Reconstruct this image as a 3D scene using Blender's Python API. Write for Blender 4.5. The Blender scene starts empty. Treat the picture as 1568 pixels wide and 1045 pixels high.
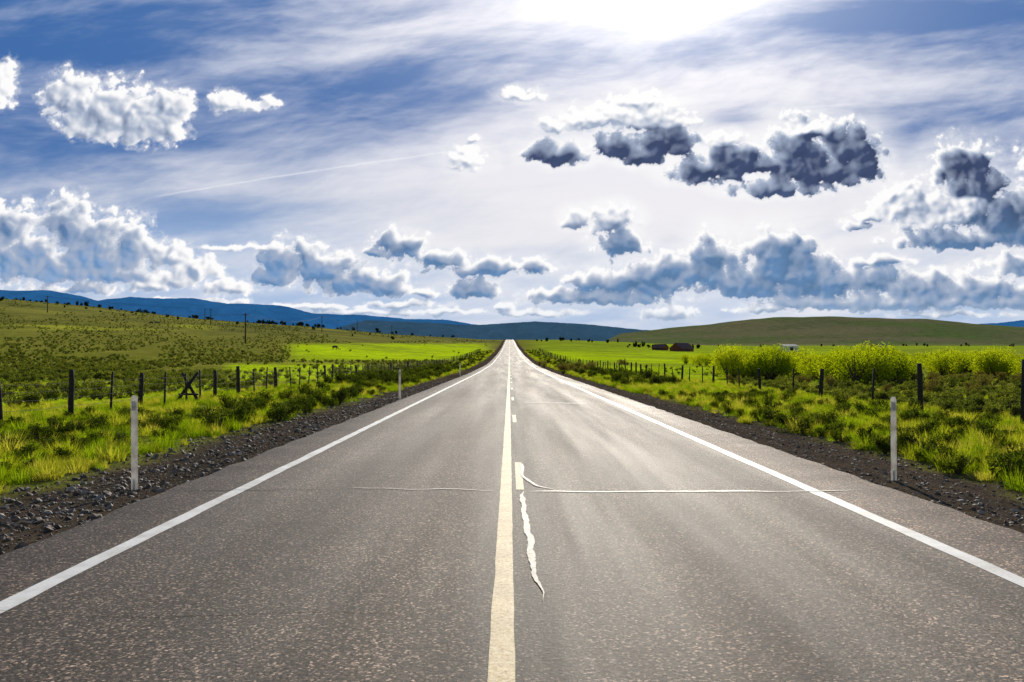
import bpy, math, random, time
import numpy as np
from mathutils import Vector
T0=time.time()
rng=np.random.default_rng(7); random.seed(7)
F=1415.0; CZ=1.67
scene=bpy.context.scene
scene.view_settings.view_transform='Standard'; scene.view_settings.look='None'; scene.view_settings.exposure=0

# ------------------------------------------------------------ noise helpers
_perm=np.random.default_rng(3).permutation(256)
_perm=np.concatenate([_perm,_perm,_perm]).astype(np.int64)
_ang=np.random.default_rng(5).random(256)*2*np.pi
_gx=np.cos(_ang).astype(np.float32); _gy=np.sin(_ang).astype(np.float32)
_rx=np.random.default_rng(8).random(256).astype(np.float32); _ry=np.random.default_rng(9).random(256).astype(np.float32)
def perlin(x,y,seed=0):
    x=np.asarray(x,np.float32)+seed*17.3; y=np.asarray(y,np.float32)+seed*31.7
    xi=np.floor(x).astype(np.int64); yi=np.floor(y).astype(np.int64)
    xf=x-xi; yf=y-yi
    u=xf*xf*xf*(xf*(xf*6-15)+10); v=yf*yf*yf*(yf*(yf*6-15)+10)
    def g(i,j,dx,dy):
        h=_perm[_perm[i&255]+(j&255)]
        return _gx[h]*dx+_gy[h]*dy
    a=g(xi,yi,xf,yf); b=g(xi+1,yi,xf-1,yf); c=g(xi,yi+1,xf,yf-1); d=g(xi+1,yi+1,xf-1,yf-1)
    return ((a+(b-a)*u)*(1-v)+(c+(d-c)*u)*v)*1.5
def fbm(x,y,oct=5,seed=0,gain=0.5):
    s=0;a=1;t=0;f=1
    for i in range(oct):
        s=s+a*perlin(x*f,y*f,seed+i); t+=a; a*=gain; f*=2.03
    return s/t
def worley(x,y,seed=0):
    x=np.asarray(x,np.float32)+seed*13.1; y=np.asarray(y,np.float32)+seed*7.9
    xi=np.floor(x).astype(np.int64); yi=np.floor(y).astype(np.int64)
    xf=(x-xi).astype(np.float32); yf=(y-yi).astype(np.float32)
    m=np.full(x.shape,9.0,np.float32)
    for i in(-1,0,1):
        for j in(-1,0,1):
            h=_perm[_perm[(xi+i)&255]+((yi+j)&255)]
            m=np.minimum(m,(i+_rx[h]-xf)**2+(j+_ry[h]-yf)**2)
    return np.sqrt(m)
def sstep(a,b,x):
    t=np.clip((x-a)/(b-a),0,1); return t*t*(3-2*t)
def C(*rgb): return np.array(rgb,np.float32)

# ------------------------------------------------------------ terrain
_ry_=np.array([-500,0,100,180,300,450,600,900,1270,1500,2200,12000.])
_rz_=np.array([0,0,0,0.35,2.3,5.6,9.4,18.2,27,26,15,10.])
def zroad(Y):
    Y=np.asarray(Y,float)
    r=0
    for d in(-0.12,-0.06,0,0.06,0.12): r=r+np.interp(Y*(1+d),_ry_,_rz_)
    return np.where(Y>0,r/5,0)
_lp=(np.array([-1500,-600,0,150,300,450,600,700,780])-780)/F
_le=np.array([95,92,88,76,60,50,37,31,27.])-27
_hp=(np.array([880,950,1000,1050,1150,1270,1420,1500,1568,1700,2200])-780)/F
_he=np.array([0,36,42,48,58,65,64,55,48,44,60.])
def ground_z(X,Y):
    X=np.asarray(X,float); Y=np.asarray(Y,float)
    Yp=np.maximum(Y,1.0)
    u=X/Yp; u=np.where(Y<=1,np.sign(X)*2,u)
    off=sstep(14,60,np.abs(X))
    zr=zroad(Y)
    k=1-0.32*sstep(0.03,0.25,u)*off
    z=zr*k
    L=np.interp(u,_lp,_le,right=0)/F*900
    s=sstep(70,900,Yp)*(1-0.75*sstep(950,1700,Yp))
    L=L*(1+0.10*fbm(X/170,Y/170,3,2)*s)
    z=z+L*s*off
    e=np.interp(u,_hp,_he,left=0)
    H=np.maximum(0,(1.67+e/F*2200)-14)*(e>0)
    s2=sstep(1350,2250,Yp)*(1-0.6*sstep(2400,4200,Yp))
    z=z+H*s2*(1+0.16*fbm(X/420,Y/420,5,4))
    far=sstep(16,60,np.abs(X))
    z=z+far*0.35*fbm(X/28,Y/28,3,9)*sstep(20,80,Yp)
    ax=np.where(X<0,-X-4.31,X-4.87)
    prof=np.where(ax<0,-0.06,-0.06-0.20*sstep(0.0,2.2,ax)+0.12*sstep(3.5,9,ax))
    z=z+prof
    rough=sstep(0.05,0.6,ax)
    z=z+rough*(0.02*fbm(X*4,Y*4,2,12)+sstep(1.5,3,ax)*0.07*fbm(X*0.9,Y*0.9,3,14))
    return z
def gz(x,y): return float(ground_z(np.array([x]),np.array([y]))[0])

def mesh_obj(name,verts,faces,mat=None,smooth=False,parent=None,link=True):
    me=bpy.data.meshes.new(name); me.from_pydata([tuple(v) for v in verts],[],[tuple(f) for f in faces]); me.update()
    ob=bpy.data.objects.new(name,me)
    if link: scene.collection.objects.link(ob)
    if mat: me.materials.append(mat)
    if smooth: me.polygons.foreach_set('use_smooth',[True]*len(me.polygons))
    if parent: ob.parent=parent
    return ob
def fast_grid(name,P,mat,smooth=True):
    ny,nx=P.shape[:2]
    me=bpy.data.meshes.new(name); me.vertices.add(nx*ny); me.vertices.foreach_set('co',P.reshape(-1).astype(np.float32))
    i=np.arange((ny-1)*(nx-1)); r=i//(nx-1); c=i%(nx-1); a=r*nx+c
    q=np.stack([a,a+1,a+nx+1,a+nx],1).astype(np.int32)
    me.loops.add(q.size); me.loops.foreach_set('vertex_index',q.reshape(-1))
    me.polygons.add(len(q)); me.polygons.foreach_set('loop_start',np.arange(len(q),dtype=np.int32)*4)
    me.polygons.foreach_set('use_smooth',np.full(len(q),smooth))
    me.update(calc_edges=True); me.validate()
    me.materials.append(mat)
    ob=bpy.data.objects.new(name,me); scene.collection.objects.link(ob); return ob
def add_col(ob,name,rgb):
    a=ob.data.attributes.new(name,'FLOAT_COLOR','POINT')
    rgba=np.ones((rgb.shape[0],4),np.float32); rgba[:,:3]=rgb
    a.data.foreach_set('color',rgba.reshape(-1))

# ------------------------------------------------------------ material helpers
def new_mat(name):
    m=bpy.data.materials.new(name); m.use_nodes=True; nt=m.node_tree
    for n in list(nt.nodes): nt.nodes.remove(n)
    out=nt.nodes.new('ShaderNodeOutputMaterial'); return m,nt,out
def N(nt,t,**kw):
    n=nt.nodes.new(t)
    for k,v in kw.items():
        if k=='inp':
            for kk,vv in v.items(): n.inputs[kk].default_value=vv
        else: setattr(n,k,v)
    return n
def noise_node(nt,scale,detail=4,rough=.55,vec=None):
    n=N(nt,'ShaderNodeTexNoise',inp={'Scale':scale,'Detail':detail,'Roughness':rough})
    if vec is None:
        g=nt.nodes.get('GEO') or N(nt,'ShaderNodeNewGeometry',name='GEO'); vec=g.outputs['Position']
    nt.links.new(vec,n.inputs['Vector']); return n.outputs['Fac']
def ramp(nt,fac,stops):
    r=N(nt,'ShaderNodeValToRGB'); e=r.color_ramp.elements
    while len(e)>1: e.remove(e[-1])
    for i,(p,c) in enumerate(stops):
        el=e[0] if i==0 else e.new(p)
        el.position=p; el.color=(*c,1) if len(c)==3 else c
    nt.links.new(fac,r.inputs[0]); return r.outputs[0]
def mixc(nt,a,b,fac,mode='MIX'):
    m=N(nt,'ShaderNodeMix',data_type='RGBA',blend_type=mode)
    for s,v in((0,fac),(6,a),(7,b)):
        if hasattr(v,'is_linked') or hasattr(v,'links'): nt.links.new(v,m.inputs[s])
        else: m.inputs[s].default_value=v if s==0 else (*v,1)
    return m.outputs[2]
def simple(name,col,rough=.8,var=.3,scale=8,metal=0,bump=0):
    m,nt,out=new_mat(name); b=N(nt,'ShaderNodeBsdfPrincipled',inp={'Roughness':rough,'Metallic':metal})
    f=noise_node(nt,scale)
    c=ramp(nt,f,[(.3,tuple(x*(1-var) for x in col)),(.7,tuple(min(1,x*(1+var)) for x in col))])
    nt.links.new(c,b.inputs['Base Color'])
    if bump:
        bp=N(nt,'ShaderNodeBump',inp={'Strength':bump,'Distance':.02}); nt.links.new(f,bp.inputs['Height']); nt.links.new(bp.outputs[0],b.inputs['Normal'])
    nt.links.new(b.outputs[0],out.inputs[0]); return m
def leafy(name,stops,transl=.5,tcol=None):
    m,nt,out=new_mat(name)
    oi=N(nt,'ShaderNodeObjectInfo'); g=N(nt,'ShaderNodeNewGeometry')
    a=N(nt,'ShaderNodeMath',operation='MULTIPLY_ADD',inp={1:.7,2:0}); nt.links.new(oi.outputs['Random'],a.inputs[0])
    b=N(nt,'ShaderNodeMath',operation='MULTIPLY_ADD',inp={1:.3}); nt.links.new(g.outputs['Random Per Island'],b.inputs[0]); nt.links.new(a.outputs[0],b.inputs[2])
    c=ramp(nt,b.outputs[0],stops)
    d=N(nt,'ShaderNodeBsdfDiffuse'); t=N(nt,'ShaderNodeBsdfTranslucent')
    nt.links.new(c,d.inputs[0])
    tc=mixc(nt,c,tcol or (1.6,1.7,.5),1.0,'MULTIPLY'); nt.links.new(tc,t.inputs[0])
    mx=N(nt,'ShaderNodeMixShader',inp={0:transl}); nt.links.new(d.outputs[0],mx.inputs[1]); nt.links.new(t.outputs[0],mx.inputs[2])
    nt.links.new(mx.outputs[0],out.inputs[0]); return m

# ------------------------------------------------------------ world, sun, camera
SUN_AZ=math.radians(8.8); SUN_EL=math.radians(24)
w=bpy.data.worlds.new("World"); scene.world=w; w.use_nodes=True
wn=w.node_tree; bg=wn.nodes.get('Background')
sk=wn.nodes.new('ShaderNodeTexSky'); sk.sky_type='NISHITA'; sk.sun_disc=False
sk.sun_elevation=SUN_EL; sk.sun_rotation=SUN_AZ; sk.air_density=1.0; sk.dust_density=.6; sk.ozone_density=2.0
wn.links.new(sk.outputs[0],bg.inputs[0]); bg.inputs[1].default_value=.07
sd=bpy.data.lights.new('sun','SUN'); sd.energy=5; sd.angle=math.radians(.5); sd.color=(1,.93,.80)
so=bpy.data.objects.new('sun',sd); scene.collection.objects.link(so)
sv=Vector((math.sin(SUN_AZ)*math.cos(SUN_EL),math.cos(SUN_AZ)*math.cos(SUN_EL),math.sin(SUN_EL)))
so.rotation_euler=(-sv).to_track_quat('-Z','Y').to_euler(); so.location=(20,60,60)
cd=bpy.data.cameras.new('camera'); cam=bpy.data.objects.new('camera',cd); scene.collection.objects.link(cam)
cd.sensor_width=36; cd.lens=36*F/1568; cd.clip_end=90000; cd.clip_start=.05
cam.location=(0,0,CZ); cam.rotation_euler=(math.radians(90)+math.atan(25.5/F),0,-4/F)
scene.camera=cam

# ------------------------------------------------------------ cloud layer (sky dome section)
def blur(a,n):
    for _ in range(n):
        a=(np.roll(a,1,0)+a*2+np.roll(a,-1,0))/4; a=(np.roll(a,1,1)+a*2+np.roll(a,-1,1))/4
    return a
def build_sky():
    px=np.concatenate([np.linspace(-3400,-140,90)[:-1],np.arange(-140,1710,1.3),np.linspace(1712,5000,90)]).astype(np.float32)
    py=np.concatenate([np.arange(575,-90,-1.25),np.linspace(-92,-3000,90)]).astype(np.float32)
    PX,PY=np.meshgrid(px,py)
    R=48000
    d=np.stack([(PX-780)/F,np.ones_like(PX),(548-PY)/F],-1); d/=np.linalg.norm(d,axis=-1,keepdims=True)
    P=d*R
    wx=PX+35*fbm(PX/300,PY/180,3,21); wy=PY+18*fbm(PX/300,PY/140,3,22)
    ang=-0.14; sx=(wx*math.cos(ang)+wy*math.sin(ang)); sy=(-wx*math.sin(ang)+wy*math.cos(ang))
    st=fbm(sx/420,sy/60,6,30,.5)*.5+.5
    st2=fbm((sx+.5*sy)/170,(sy-.12*sx)/30,6,41,.62)*.5+.5
    st3=fbm((sx-.3*sy)/60,(sy+.18*sx)/14,4,47,.6)
    def G(cx,cy,rx,ry): return np.exp(-((PX-cx)/rx)**2-((PY-cy)/ry)**2)
    base=.34+.8*G(1000,-20,280,100)+.42*G(800,320,700,110)+.32*G(1300,120,330,45)+.22*G(480,60,330,40)+.42*G(950,220,330,90)+.3*G(1250,330,400,120)+.2*G(150,110,200,30)
    base-=.48*G(1400,15,260,50)+.34*G(60,30,260,80)+.36*G(620,140,300,42)+.27*G(30,230,260,60)+.22*G(1400,195,110,35)+.30*G(330,330,300,40)+.3*G(820,70,200,26)+.15*G(1200,70,200,20)
    amp=1-.5*G(850,330,650,110)
    cir=np.clip(base+amp*(.75*(st-.5)*1.6+.55*(st2-.5)+.13*st3),0,1.15)
    cir=sstep(.0,1.05,cir)
    hz=sstep(170,470,PY)
    sun=np.exp(-np.sqrt(((PX-1000)/300)**2+((PY+45)/170)**2)*1.5)
    blue=C(.050,.150,.40)[None,None,:]*(1-hz[...,None])+C(.36,.50,.74)[None,None,:]*hz[...,None]
    a=np.clip(cir*.95,0,1)
    warm=np.exp(-((PX-1000)/620)**2-((PY-60)/320)**2)[...,None]
    wlow=sstep(180,330,PY)[...,None]
    white=(C(.60,.66,.80)*(1-wlow)+C(.86,.85,.87)*wlow)*(1-warm)+C(.87,.84,.87)*warm
    col=blue*(1-a[...,None])+white*a[...,None]
    col=col+sun[...,None]*C(1.0,.97,.92)*.95
    cy=303-(PX-225)*.150-((PX-225)/575*(1-(PX-225)/575))*14+1.2*fbm(PX/50,PY*0,3,77)
    ct=np.exp(-((PY-cy)/1.2)**2)*sstep(215,290,PX)*(1-sstep(700,830,PX))*.38*(1+.8*fbm(PX/30,PY*0,3,78))
    cy2=163-(PX-1220)*.06
    ct+=np.exp(-((PY-cy2)/1.6)**2)*sstep(1210,1240,PX)*(1-sstep(1290,1340,PX))*.3
    col=col*(1-ct[...,None])+C(.95,.95,.98)*ct[...,None]
    B=[]
    def add(dark,*bl):
        for b in bl: B.append((*b,dark))
    add(.36,(110,150,40,32),(160,172,62,40),(205,188,66,34),(252,165,38,26),(125,202,25,15),(262,198,22,18))
    add(.1,(345,157,26,17),(385,162,22,9),(412,157,14,10))
    add(.15,(-2,130,22,36)); add(.05,(797,144,30,11)); add(.0,(715,243,34,20),(728,212,9,5))
    add(1.,(860,234,54,18),(1012,215,54,34),(950,222,40,20),(985,240,38,16))
    add(.10,(985,156,44,16),(900,182,50,18),(1010,180,48,24),(940,178,46,24),(850,190,22,10))
    add(1.,(1080,262,54,20),(1130,245,56,26),(1172,254,30,18),(1222,225,44,42),(1292,228,52,36),(1250,262,86,28),(1190,288,62,14),(1322,248,30,28),(1320,220,24,22))
    add(.1,(1110,215,30,12),(1240,198,56,14))
    add(1.,(1475,255,50,36),(1500,290,64,22),(1540,335,70,42),(1470,367,96,16),(1310,345,22,8),(1600,340,60,50))
    add(.30,(1400,320,56,32),(1480,322,80,28),(1370,300,25,15),(1330,330,20,8))
    add(.5,(940,336,34,20),(885,336,22,15)); add(.9,(950,376,40,17),(612,377,38,20),(576,389,20,7))
    add(.8,(680,398,40,13),(745,410,96,12),(815,408,34,11),(725,444,40,15),(652,450,24,7))
    add(.62,(18,350,40,32),(15,400,62,36),(108,350,40,38),(150,388,70,46),(205,378,34,36),(90,414,100,20),(180,422,56,14),(60,388,44,26),(-60,390,60,40))
    add(.3,(265,395,30,18),(302,415,32,20),(270,430,50,11),(350,442,38,12),(235,440,36,8),(340,380,40,4),(408,378,24,7))
    add(.74,(435,406,36,30),(470,394,26,22),(500,416,56,26),(543,432,66,22),(590,441,34,15),(420,428,32,14))
    add(.8,(910,457,112,11),(960,432,58,24),(1000,430,56,26),(898,430,30,12),(1020,412,30,22),(850,450,36,9))
    add(.85,(1095,394,34,34),(1072,415,42,22),(1190,391,56,34),(1220,416,60,40),(1150,435,80,24),(1255,440,60,26))
    add(.72,(1330,432,70,20),(1420,440,76,22),(1500,446,80,20),(1400,464,150,14),(1555,410,50,18),(1260,465,110,11),(1560,464,90,11),(1345,400,46,8))
    add(.6,(1025,482,40,10),(1170,475,46,5),(770,472,14,7),(480,471,80,5),(620,468,56,6),(300,464,70,5),(120,442,64,8),(820,480,60,5),(1450,482,80,5),(560,480,100,4),(690,478,50,4))
    r2=random.Random(4)
    for i in range(26):
        x=r2.choice([-1,1])*r2.uniform(900,3300)+780; y=r2.uniform(150,460); q=r2.uniform(50,120)
        add(.6,(x,y,q,q*.35),(x+q*.6,y-10,q*.5,q*.35),(x-q*.5,y+6,q*.7,q*.25))
    q=31.
    wx=PX+11*fbm(PX/36,PY/36,5,51); wy=PY+9*fbm(PX/36,PY/36,5,56)
    w1=1-worley(wx/q,wy/q*1.15,1); w2=1-worley(wx/q*2.0,wy/q*2.2,2); w3=1-worley(wx/q*4.3,wy/q*4.6,3); w4=1-worley(wx/q*8.5,wy/q*9,4)
    bil=w1*.45+w2*.31+w3*.15+w4*.09-.52
    fb=fbm(PX/34,PY/26,6,61,.6); fb2=fbm(PX/15,PY/12,5,66,.62)
    W=np.zeros_like(PX); DK=np.zeros_like(PX)
    for cx,cy_,rx,ry,dk in B:
        rx*=1.13; ry*=1.17
        dx=(wx-cx)/rx; dyp=wy-cy_; dy=np.where(dyp>0,dyp/(ry*.80),dyp/(ry*1.10))
        Di=np.maximum(1-np.sqrt(dx*dx+dy*dy),-3)
        e=np.exp(11*Di); W+=e; DK+=e*dk
    D0=np.log(W+1e-9)/11; dark=DK/(W+1e-9); dark=blur(dark,4)
    D=D0+bil*1.5+fb*.38+fb2*.22-.03
    D=np.where(D0<-.6,-1,D)
    alpha=sstep(-.02,.20,D)
    wisp=sstep(-.34,.20,D+.35*fb)*.45
    alpha=np.maximum(alpha,wisp*sstep(-.6,-.1,D0))
    Dm=np.clip(blur(D0+(w1*.5+w2*.32+w3*.12-.50)*1.5+fb*.25,2),0,1.2)
    ny,nx=Dm.shape; I,J=np.meshgrid(np.arange(ny),np.arange(nx),indexing='ij')
    sx_=1000-PX; sy_=PY+60; n=np.sqrt(sx_**2+sy_**2)+1; sx_=sx_/n*.9; sy_=np.maximum(sy_/n,.6)
    tau=np.zeros_like(Dm); tsh=None
    for k_ in range(1,17):
        st_=k_*1.5
        tau+=Dm[np.clip((I+sy_*st_).astype(int),0,ny-1),np.clip((J+sx_*st_).astype(int),0,nx-1)]
        if k_==5: tsh=tau.copy()
    tau=blur(tau,2)*2.0/32.; tsh=blur(tsh,1)/5.
    thin=np.clip(D,0,2)
    core=sstep(.2,.65,thin)*dark
    trans=np.exp(-tau*(2.9+1.9*dark))
    edge_=np.exp(-thin*(5.2+1.5*dark))
    lit=np.clip(trans*.9+edge_*1.15,0,1)
    lit=1-(1-lit)*np.clip(dark*1.10+.06,0,1)
    rel=np.clip(Dm-tsh,-.3,.6)
    lit=np.clip(lit+rel*(1.35-.65*core)+(.08*(w2-.5)+.04*fb2)*(1-.6*core),0,1)
    cd_hi=C(.048,.070,.150); cd_lo=C(.115,.225,.41)
    lw=sstep(270,420,PY)[...,None]
    left=(1-sstep(200,800,PX))[...,None]
    cdk=cd_hi*(1-lw)+cd_lo*lw; cdk=cdk*(1+.35*left)
    cdk=cdk*(1+.30*(w1-.5)[...,None]+.12*(w2-.5)[...,None]+.25*fb[...,None])
    cw=C(.99,.98,.98)+.10*sun[...,None]
    mid=C(.38,.45,.59)
    t3=(1-lit)[...,None]
    cc=np.where(t3<.5,cw*(1-t3/.5)+mid*t3/.5,mid*(1-(t3-.5)/.5)+cdk*((t3-.5)/.5))
    hz2=(sstep(440,505,PY)*.42)[...,None]
    cc=cc*(1-hz2)+C(.66,.76,.88)*hz2
    glow=(sstep(-.9,.05,D0)*(1-alpha)*np.exp(-((PX-1050)/420)**2-((PY-230)/200)**2))[...,None]
    col=col*(1-.75*glow)+C(.98,.97,.97)*.75*glow
    col=col*(1-alpha[...,None])+cc*alpha[...,None]
    edge=sstep(-3400,-1500,PX)*(1-sstep(3300,5000,PX))*sstep(-3000,-900,PY)
    sunhole=np.exp(-((PX-1000)/75)**2-((PY+80)/75)**2); hole=sstep(.3,.8,sunhole)
    col=np.clip(col,0,1.6)
    m,nt,out=new_mat('sky_clouds')
    at=N(nt,'ShaderNodeAttribute',attribute_name='cloud'); ct_=N(nt,'ShaderNodeAttribute',attribute_name='clear')
    em=N(nt,'ShaderNodeEmission'); tr=N(nt,'ShaderNodeBsdfTransparent'); ad=N(nt,'ShaderNodeAddShader')
    nt.links.new(at.outputs['Color'],em.inputs[0]); nt.links.new(ct_.outputs['Color'],tr.inputs[0])
    nt.links.new(em.outputs[0],ad.inputs[0]); nt.links.new(tr.outputs[0],ad.inputs[1]); nt.links.new(ad.outputs[0],out.inputs[0])
    ob=fast_grid('sky',P,m)
    clear=np.maximum(1-edge,hole)
    add_col(ob,'cloud',(col*(edge*(1-hole))[...,None]).reshape(-1,3))
    add_col(ob,'clear',np.repeat(clear.reshape(-1,1),3,1))
build_sky(); print('sky',time.time()-T0)

# ------------------------------------------------------------ ground
def axis(lo,hi,fine,d0,growth):
    a=[0.0]; d=d0
    while a[-1]<hi:
        if a[-1]>fine: d*=growth
        a.append(a[-1]+d)
    return np.array(a)
xr=axis(0,9000,16,.16,1.03); xs=np.concatenate([-xr[::-1][:-1],xr])
yf=axis(0,9000,30,.18,1.02); yb=axis(0,400,10,.8,1.15); ys=np.concatenate([-yb[::-1][:-1],yf])
GX,GY=np.meshgrid(xs,ys); GZ=ground_z(GX,GY)
Yp=np.maximum(GY,1); U=GX/Yp; PXg=780+F*U; PYg=548-F*(GZ-CZ)/Yp
n1=fbm(GX/9,GY/9,4,70); n2=fbm(GX/60,GY/60,4,75); n3=fbm(GX/2,GY/2,3,78); nf=fbm(GX/300,GY/160,5,79); n4=fbm(GX/130,GY/45,5,82)
def mixm(a,b,m): return a*(1-m[...,None])+b*m[...,None]
olive=C(.20,.21,.032); dry=C(.30,.26,.075); bright=C(.50,.68,.012); mead=C(.32,.44,.022)
col=np.zeros(GX.shape+(3,),np.float32)+olive
col=mixm(col,dry,np.clip(.25+n1*.9+n2*.8,0,1)*.5)
hs=sstep(200,600,GY)*(GX<0)
col=mixm(col,C(.20,.195,.060),hs*.65)
col=mixm(col,C(.30,.29,.06),hs*np.clip(n4*2.5,0,1)*.7)
col=mixm(col,C(.10,.11,.040),hs*np.clip(-n4*2.5,0,1)*.6)
jit=3*n1
def reg(x0,x1,y0,y1,s=14,sy=3): 
    return sstep(x0-s,x0+s,PXg+8*n2)*(1-sstep(x1-s,x1+s,PXg+8*n2))*sstep(y0-sy,y0+sy,PYg+jit)*(1-sstep(y1-sy,y1+sy,PYg+jit))*(GY>15)
col=mixm(col,bright,reg(445,745,527,552,18,3)*np.clip(.9+n2*.9+n1*.5,0,.97))
col=mixm(col,bright,reg(350,560,558,584,16,4)*np.clip(.9+n1*1.2,0,1))
col=mixm(col,bright*.9,reg(-400,350,586,645,20,6)*np.clip(.8+n1*1.5,0,1))
col=mixm(col,C(.42,.44,.05),reg(-200,330,498,506,20,2)*np.clip(.5+n2*2,0,1))
rt=sstep(795,840,PXg)*sstep(45,80,GY)
col=mixm(col,mead,rt*np.clip(.75+n2*.8,0,1)*(GY<1500))
col=mixm(col,bright*.92,reg(830,1140,538,590,20,5)*np.clip(.75+n2*1.3+n1*.4,0,1))
col=mixm(col,C(.17,.23,.03),rt*np.clip(n4*2.4-.1,0,1)*(GY<1500)*.5)
col=mixm(col,bright*.8,reg(1000,1900,522,530,30,1.5)*.7)
col=mixm(col,dry*.9,reg(1380,2200,540,600,30,5)*.5)
hm=sstep(1350,1550,GY)*(PXg>860)
col=mixm(col,C(.135,.155,.070),hm)
col=mixm(col,C(.20,.175,.10),hm*np.clip(.3+nf*2.6,0,1)*.8)
col=mixm(col,C(.11,.175,.05),hm*np.clip(nf*-2.7,0,1)*.7)
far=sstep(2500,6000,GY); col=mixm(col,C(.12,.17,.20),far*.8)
ax=np.where(GX<0,-GX-4.31,GX-4.87)
col=mixm(col,C(.17,.19,.035),sstep(2,3,ax)*(1-sstep(8,12,ax))*.8*(np.abs(GY)<400))
gr=1-sstep(1.9,3.0,ax+.9*n3+.6*n1)
col=mixm(col,C(.085,.066,.051),gr)
gm,nt,out=new_mat('ground_soil_and_grass')
at=N(nt,'ShaderNodeAttribute',attribute_name='col'); b=N(nt,'ShaderNodeBsdfDiffuse')
f0=ramp(nt,noise_node(nt,.06,6,.65),[(.3,(.72,.75,.7)),(.5,(1,1,1)),(.7,(1.25,1.2,1.1))])
f1=ramp(nt,noise_node(nt,.35,8,.7),[(.25,(.50,.52,.5)),(.5,(1,1,1)),(.75,(1.4,1.35,1.1))])
f2=ramp(nt,noise_node(nt,9,6,.7),[(.3,(.5,.5,.5)),(.5,(1,1,1)),(.75,(1.5,1.5,1.4))])
c1=mixc(nt,at.outputs['Color'],f1,1.,'MULTIPLY'); c1=mixc(nt,c1,f0,1.,'MULTIPLY'); c2=mixc(nt,c1,f2,1.,'MULTIPLY'); nt.links.new(c2,b.inputs['Color'])
bp=N(nt,'ShaderNodeBump',inp={'Strength':.8,'Distance':.05}); nt.links.new(noise_node(nt,14,8,.7),bp.inputs['Height'])
nt.links.new(bp.outputs[0],b.inputs['Normal']); nt.links.new(b.outputs[0],out.inputs[0])
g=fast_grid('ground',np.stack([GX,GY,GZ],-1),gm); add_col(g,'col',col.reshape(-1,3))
print('ground',g.data.vertices.__len__(),time.time()-T0)

# ------------------------------------------------------------ road
yroad=yf[yf<1700]; yroad=np.concatenate([np.arange(-60,0,2.),yroad])
def strip_mesh(x0,x1,ysel,zoff,wob=0,nx=2,seed=0):
    t=np.linspace(0,1,nx); X0=x0+wob*fbm(ysel*.9,ysel*0+seed,3,seed) ; X1=x1+wob*fbm(ysel*.9,ysel*0+seed+5,3,seed+3)
    X=X0[:,None]*(1-t)+X1[:,None]*t; Y=np.repeat(ysel[:,None],nx,1)
    return np.stack([X,Y,np.repeat((zroad(ysel)+zoff)[:,None],nx,1)],-1)
am,nt,out=new_mat('asphalt')
b=N(nt,'ShaderNodeBsdfPrincipled',inp={'Roughness':.72,'Specular IOR Level':.28,'Specular Tint':(1,.90,.80,1)})
geo=N(nt,'ShaderNodeNewGeometry',name='GEO'); sep=N(nt,'ShaderNodeSeparateXYZ'); nt.links.new(geo.outputs['Position'],sep.inputs[0])
vor=N(nt,'ShaderNodeTexVoronoi',inp={'Scale':62}); nt.links.new(geo.outputs['Position'],vor.inputs['Vector'])
vb=N(nt,'ShaderNodeRGBToBW'); nt.links.new(vor.outputs['Color'],vb.inputs[0])
agg=ramp(nt,vb.outputs[0],[(.2,(.018,.014,.012)),(.5,(.050,.040,.034)),(.72,(.105,.084,.070)),(.9,(.48,.38,.31))])
fine=ramp(nt,noise_node(nt,34,5,.78),[(.32,(.26,.26,.26)),(.5,(1,1,1)),(.68,(2.0,1.95,1.9))])
c=mixc(nt,agg,fine,1.,'MULTIPLY')
mp=N(nt,'ShaderNodeMapping',inp={'Scale':(1.3,.05,1)}); nt.links.new(geo.outputs['Position'],mp.inputs[0])
st=ramp(nt,noise_node(nt,1.0,5,.6,mp.outputs[0]),[(.3,(.64,.63,.64)),(.7,(1.36,1.31,1.25))])
c=mixc(nt,c,st,1.,'MULTIPLY')
mrx=N(nt,'ShaderNodeMapRange',inp={'From Min':-5.,'From Max':5.}); nt.links.new(sep.outputs[0],mrx.inputs[0])
def xs_(v): return (v+5)/10
lane=ramp(nt,mrx.outputs[0],[(0,(.78,.73,.69)),(xs_(-3.55),(.9,.83,.78)),(xs_(-3.2),(.75,.72,.71)),(xs_(-2.6),(1.0,.98,.96)),(xs_(-1.8),(.78,.77,.77)),(xs_(-.9),(1.2,1.16,1.10)),(xs_(-.3),(.95,.93,.92)),(xs_(.20),(.62,.62,.62)),(xs_(.30),(.42,.42,.42)),(xs_(.42),(1,.98,.97)),(xs_(1.3),(1.22,1.15,1.09)),(xs_(1.9),(.88,.85,.84)),(xs_(2.7),(1.22,1.15,1.09)),(xs_(3.5),(.95,.92,.9)),(xs_(3.95),(1.5,1.30,1.18)),(1,(1.55,1.33,1.20))])
c=mixc(nt,c,lane,1.,'MULTIPLY')
pt=ramp(nt,noise_node(nt,.5,6,.65),[(.3,(.72,.72,.73)),(.7,(1.28,1.25,1.20))]); c=mixc(nt,c,pt,1.,'MULTIPLY')
nt.links.new(c,b.inputs['Base Color'])
rr_=ramp(nt,noise_node(nt,.8,5,.6,mp.outputs[0]),[(.3,(.66,.66,.66)),(.7,(.82,.82,.82))]); nt.links.new(rr_,b.inputs['Roughness'])
bp=N(nt,'ShaderNodeBump',inp={'Strength':.9,'Distance':.007}); nt.links.new(vb.outputs[0],bp.inputs['Height'])
bp2=N(nt,'ShaderNodeBump',inp={'Strength':.75,'Distance':.014}); nt.links.new(noise_node(nt,30,5,.7),bp2.inputs['Height']); nt.links.new(bp.outputs[0],bp2.inputs['Normal'])
nt.links.new(bp2.outputs[0],b.inputs['Normal']); nt.links.new(b.outputs[0],out.inputs[0])
P=strip_mesh(-4.31,4.87,yroad,0.0,.10,9,1)
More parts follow.
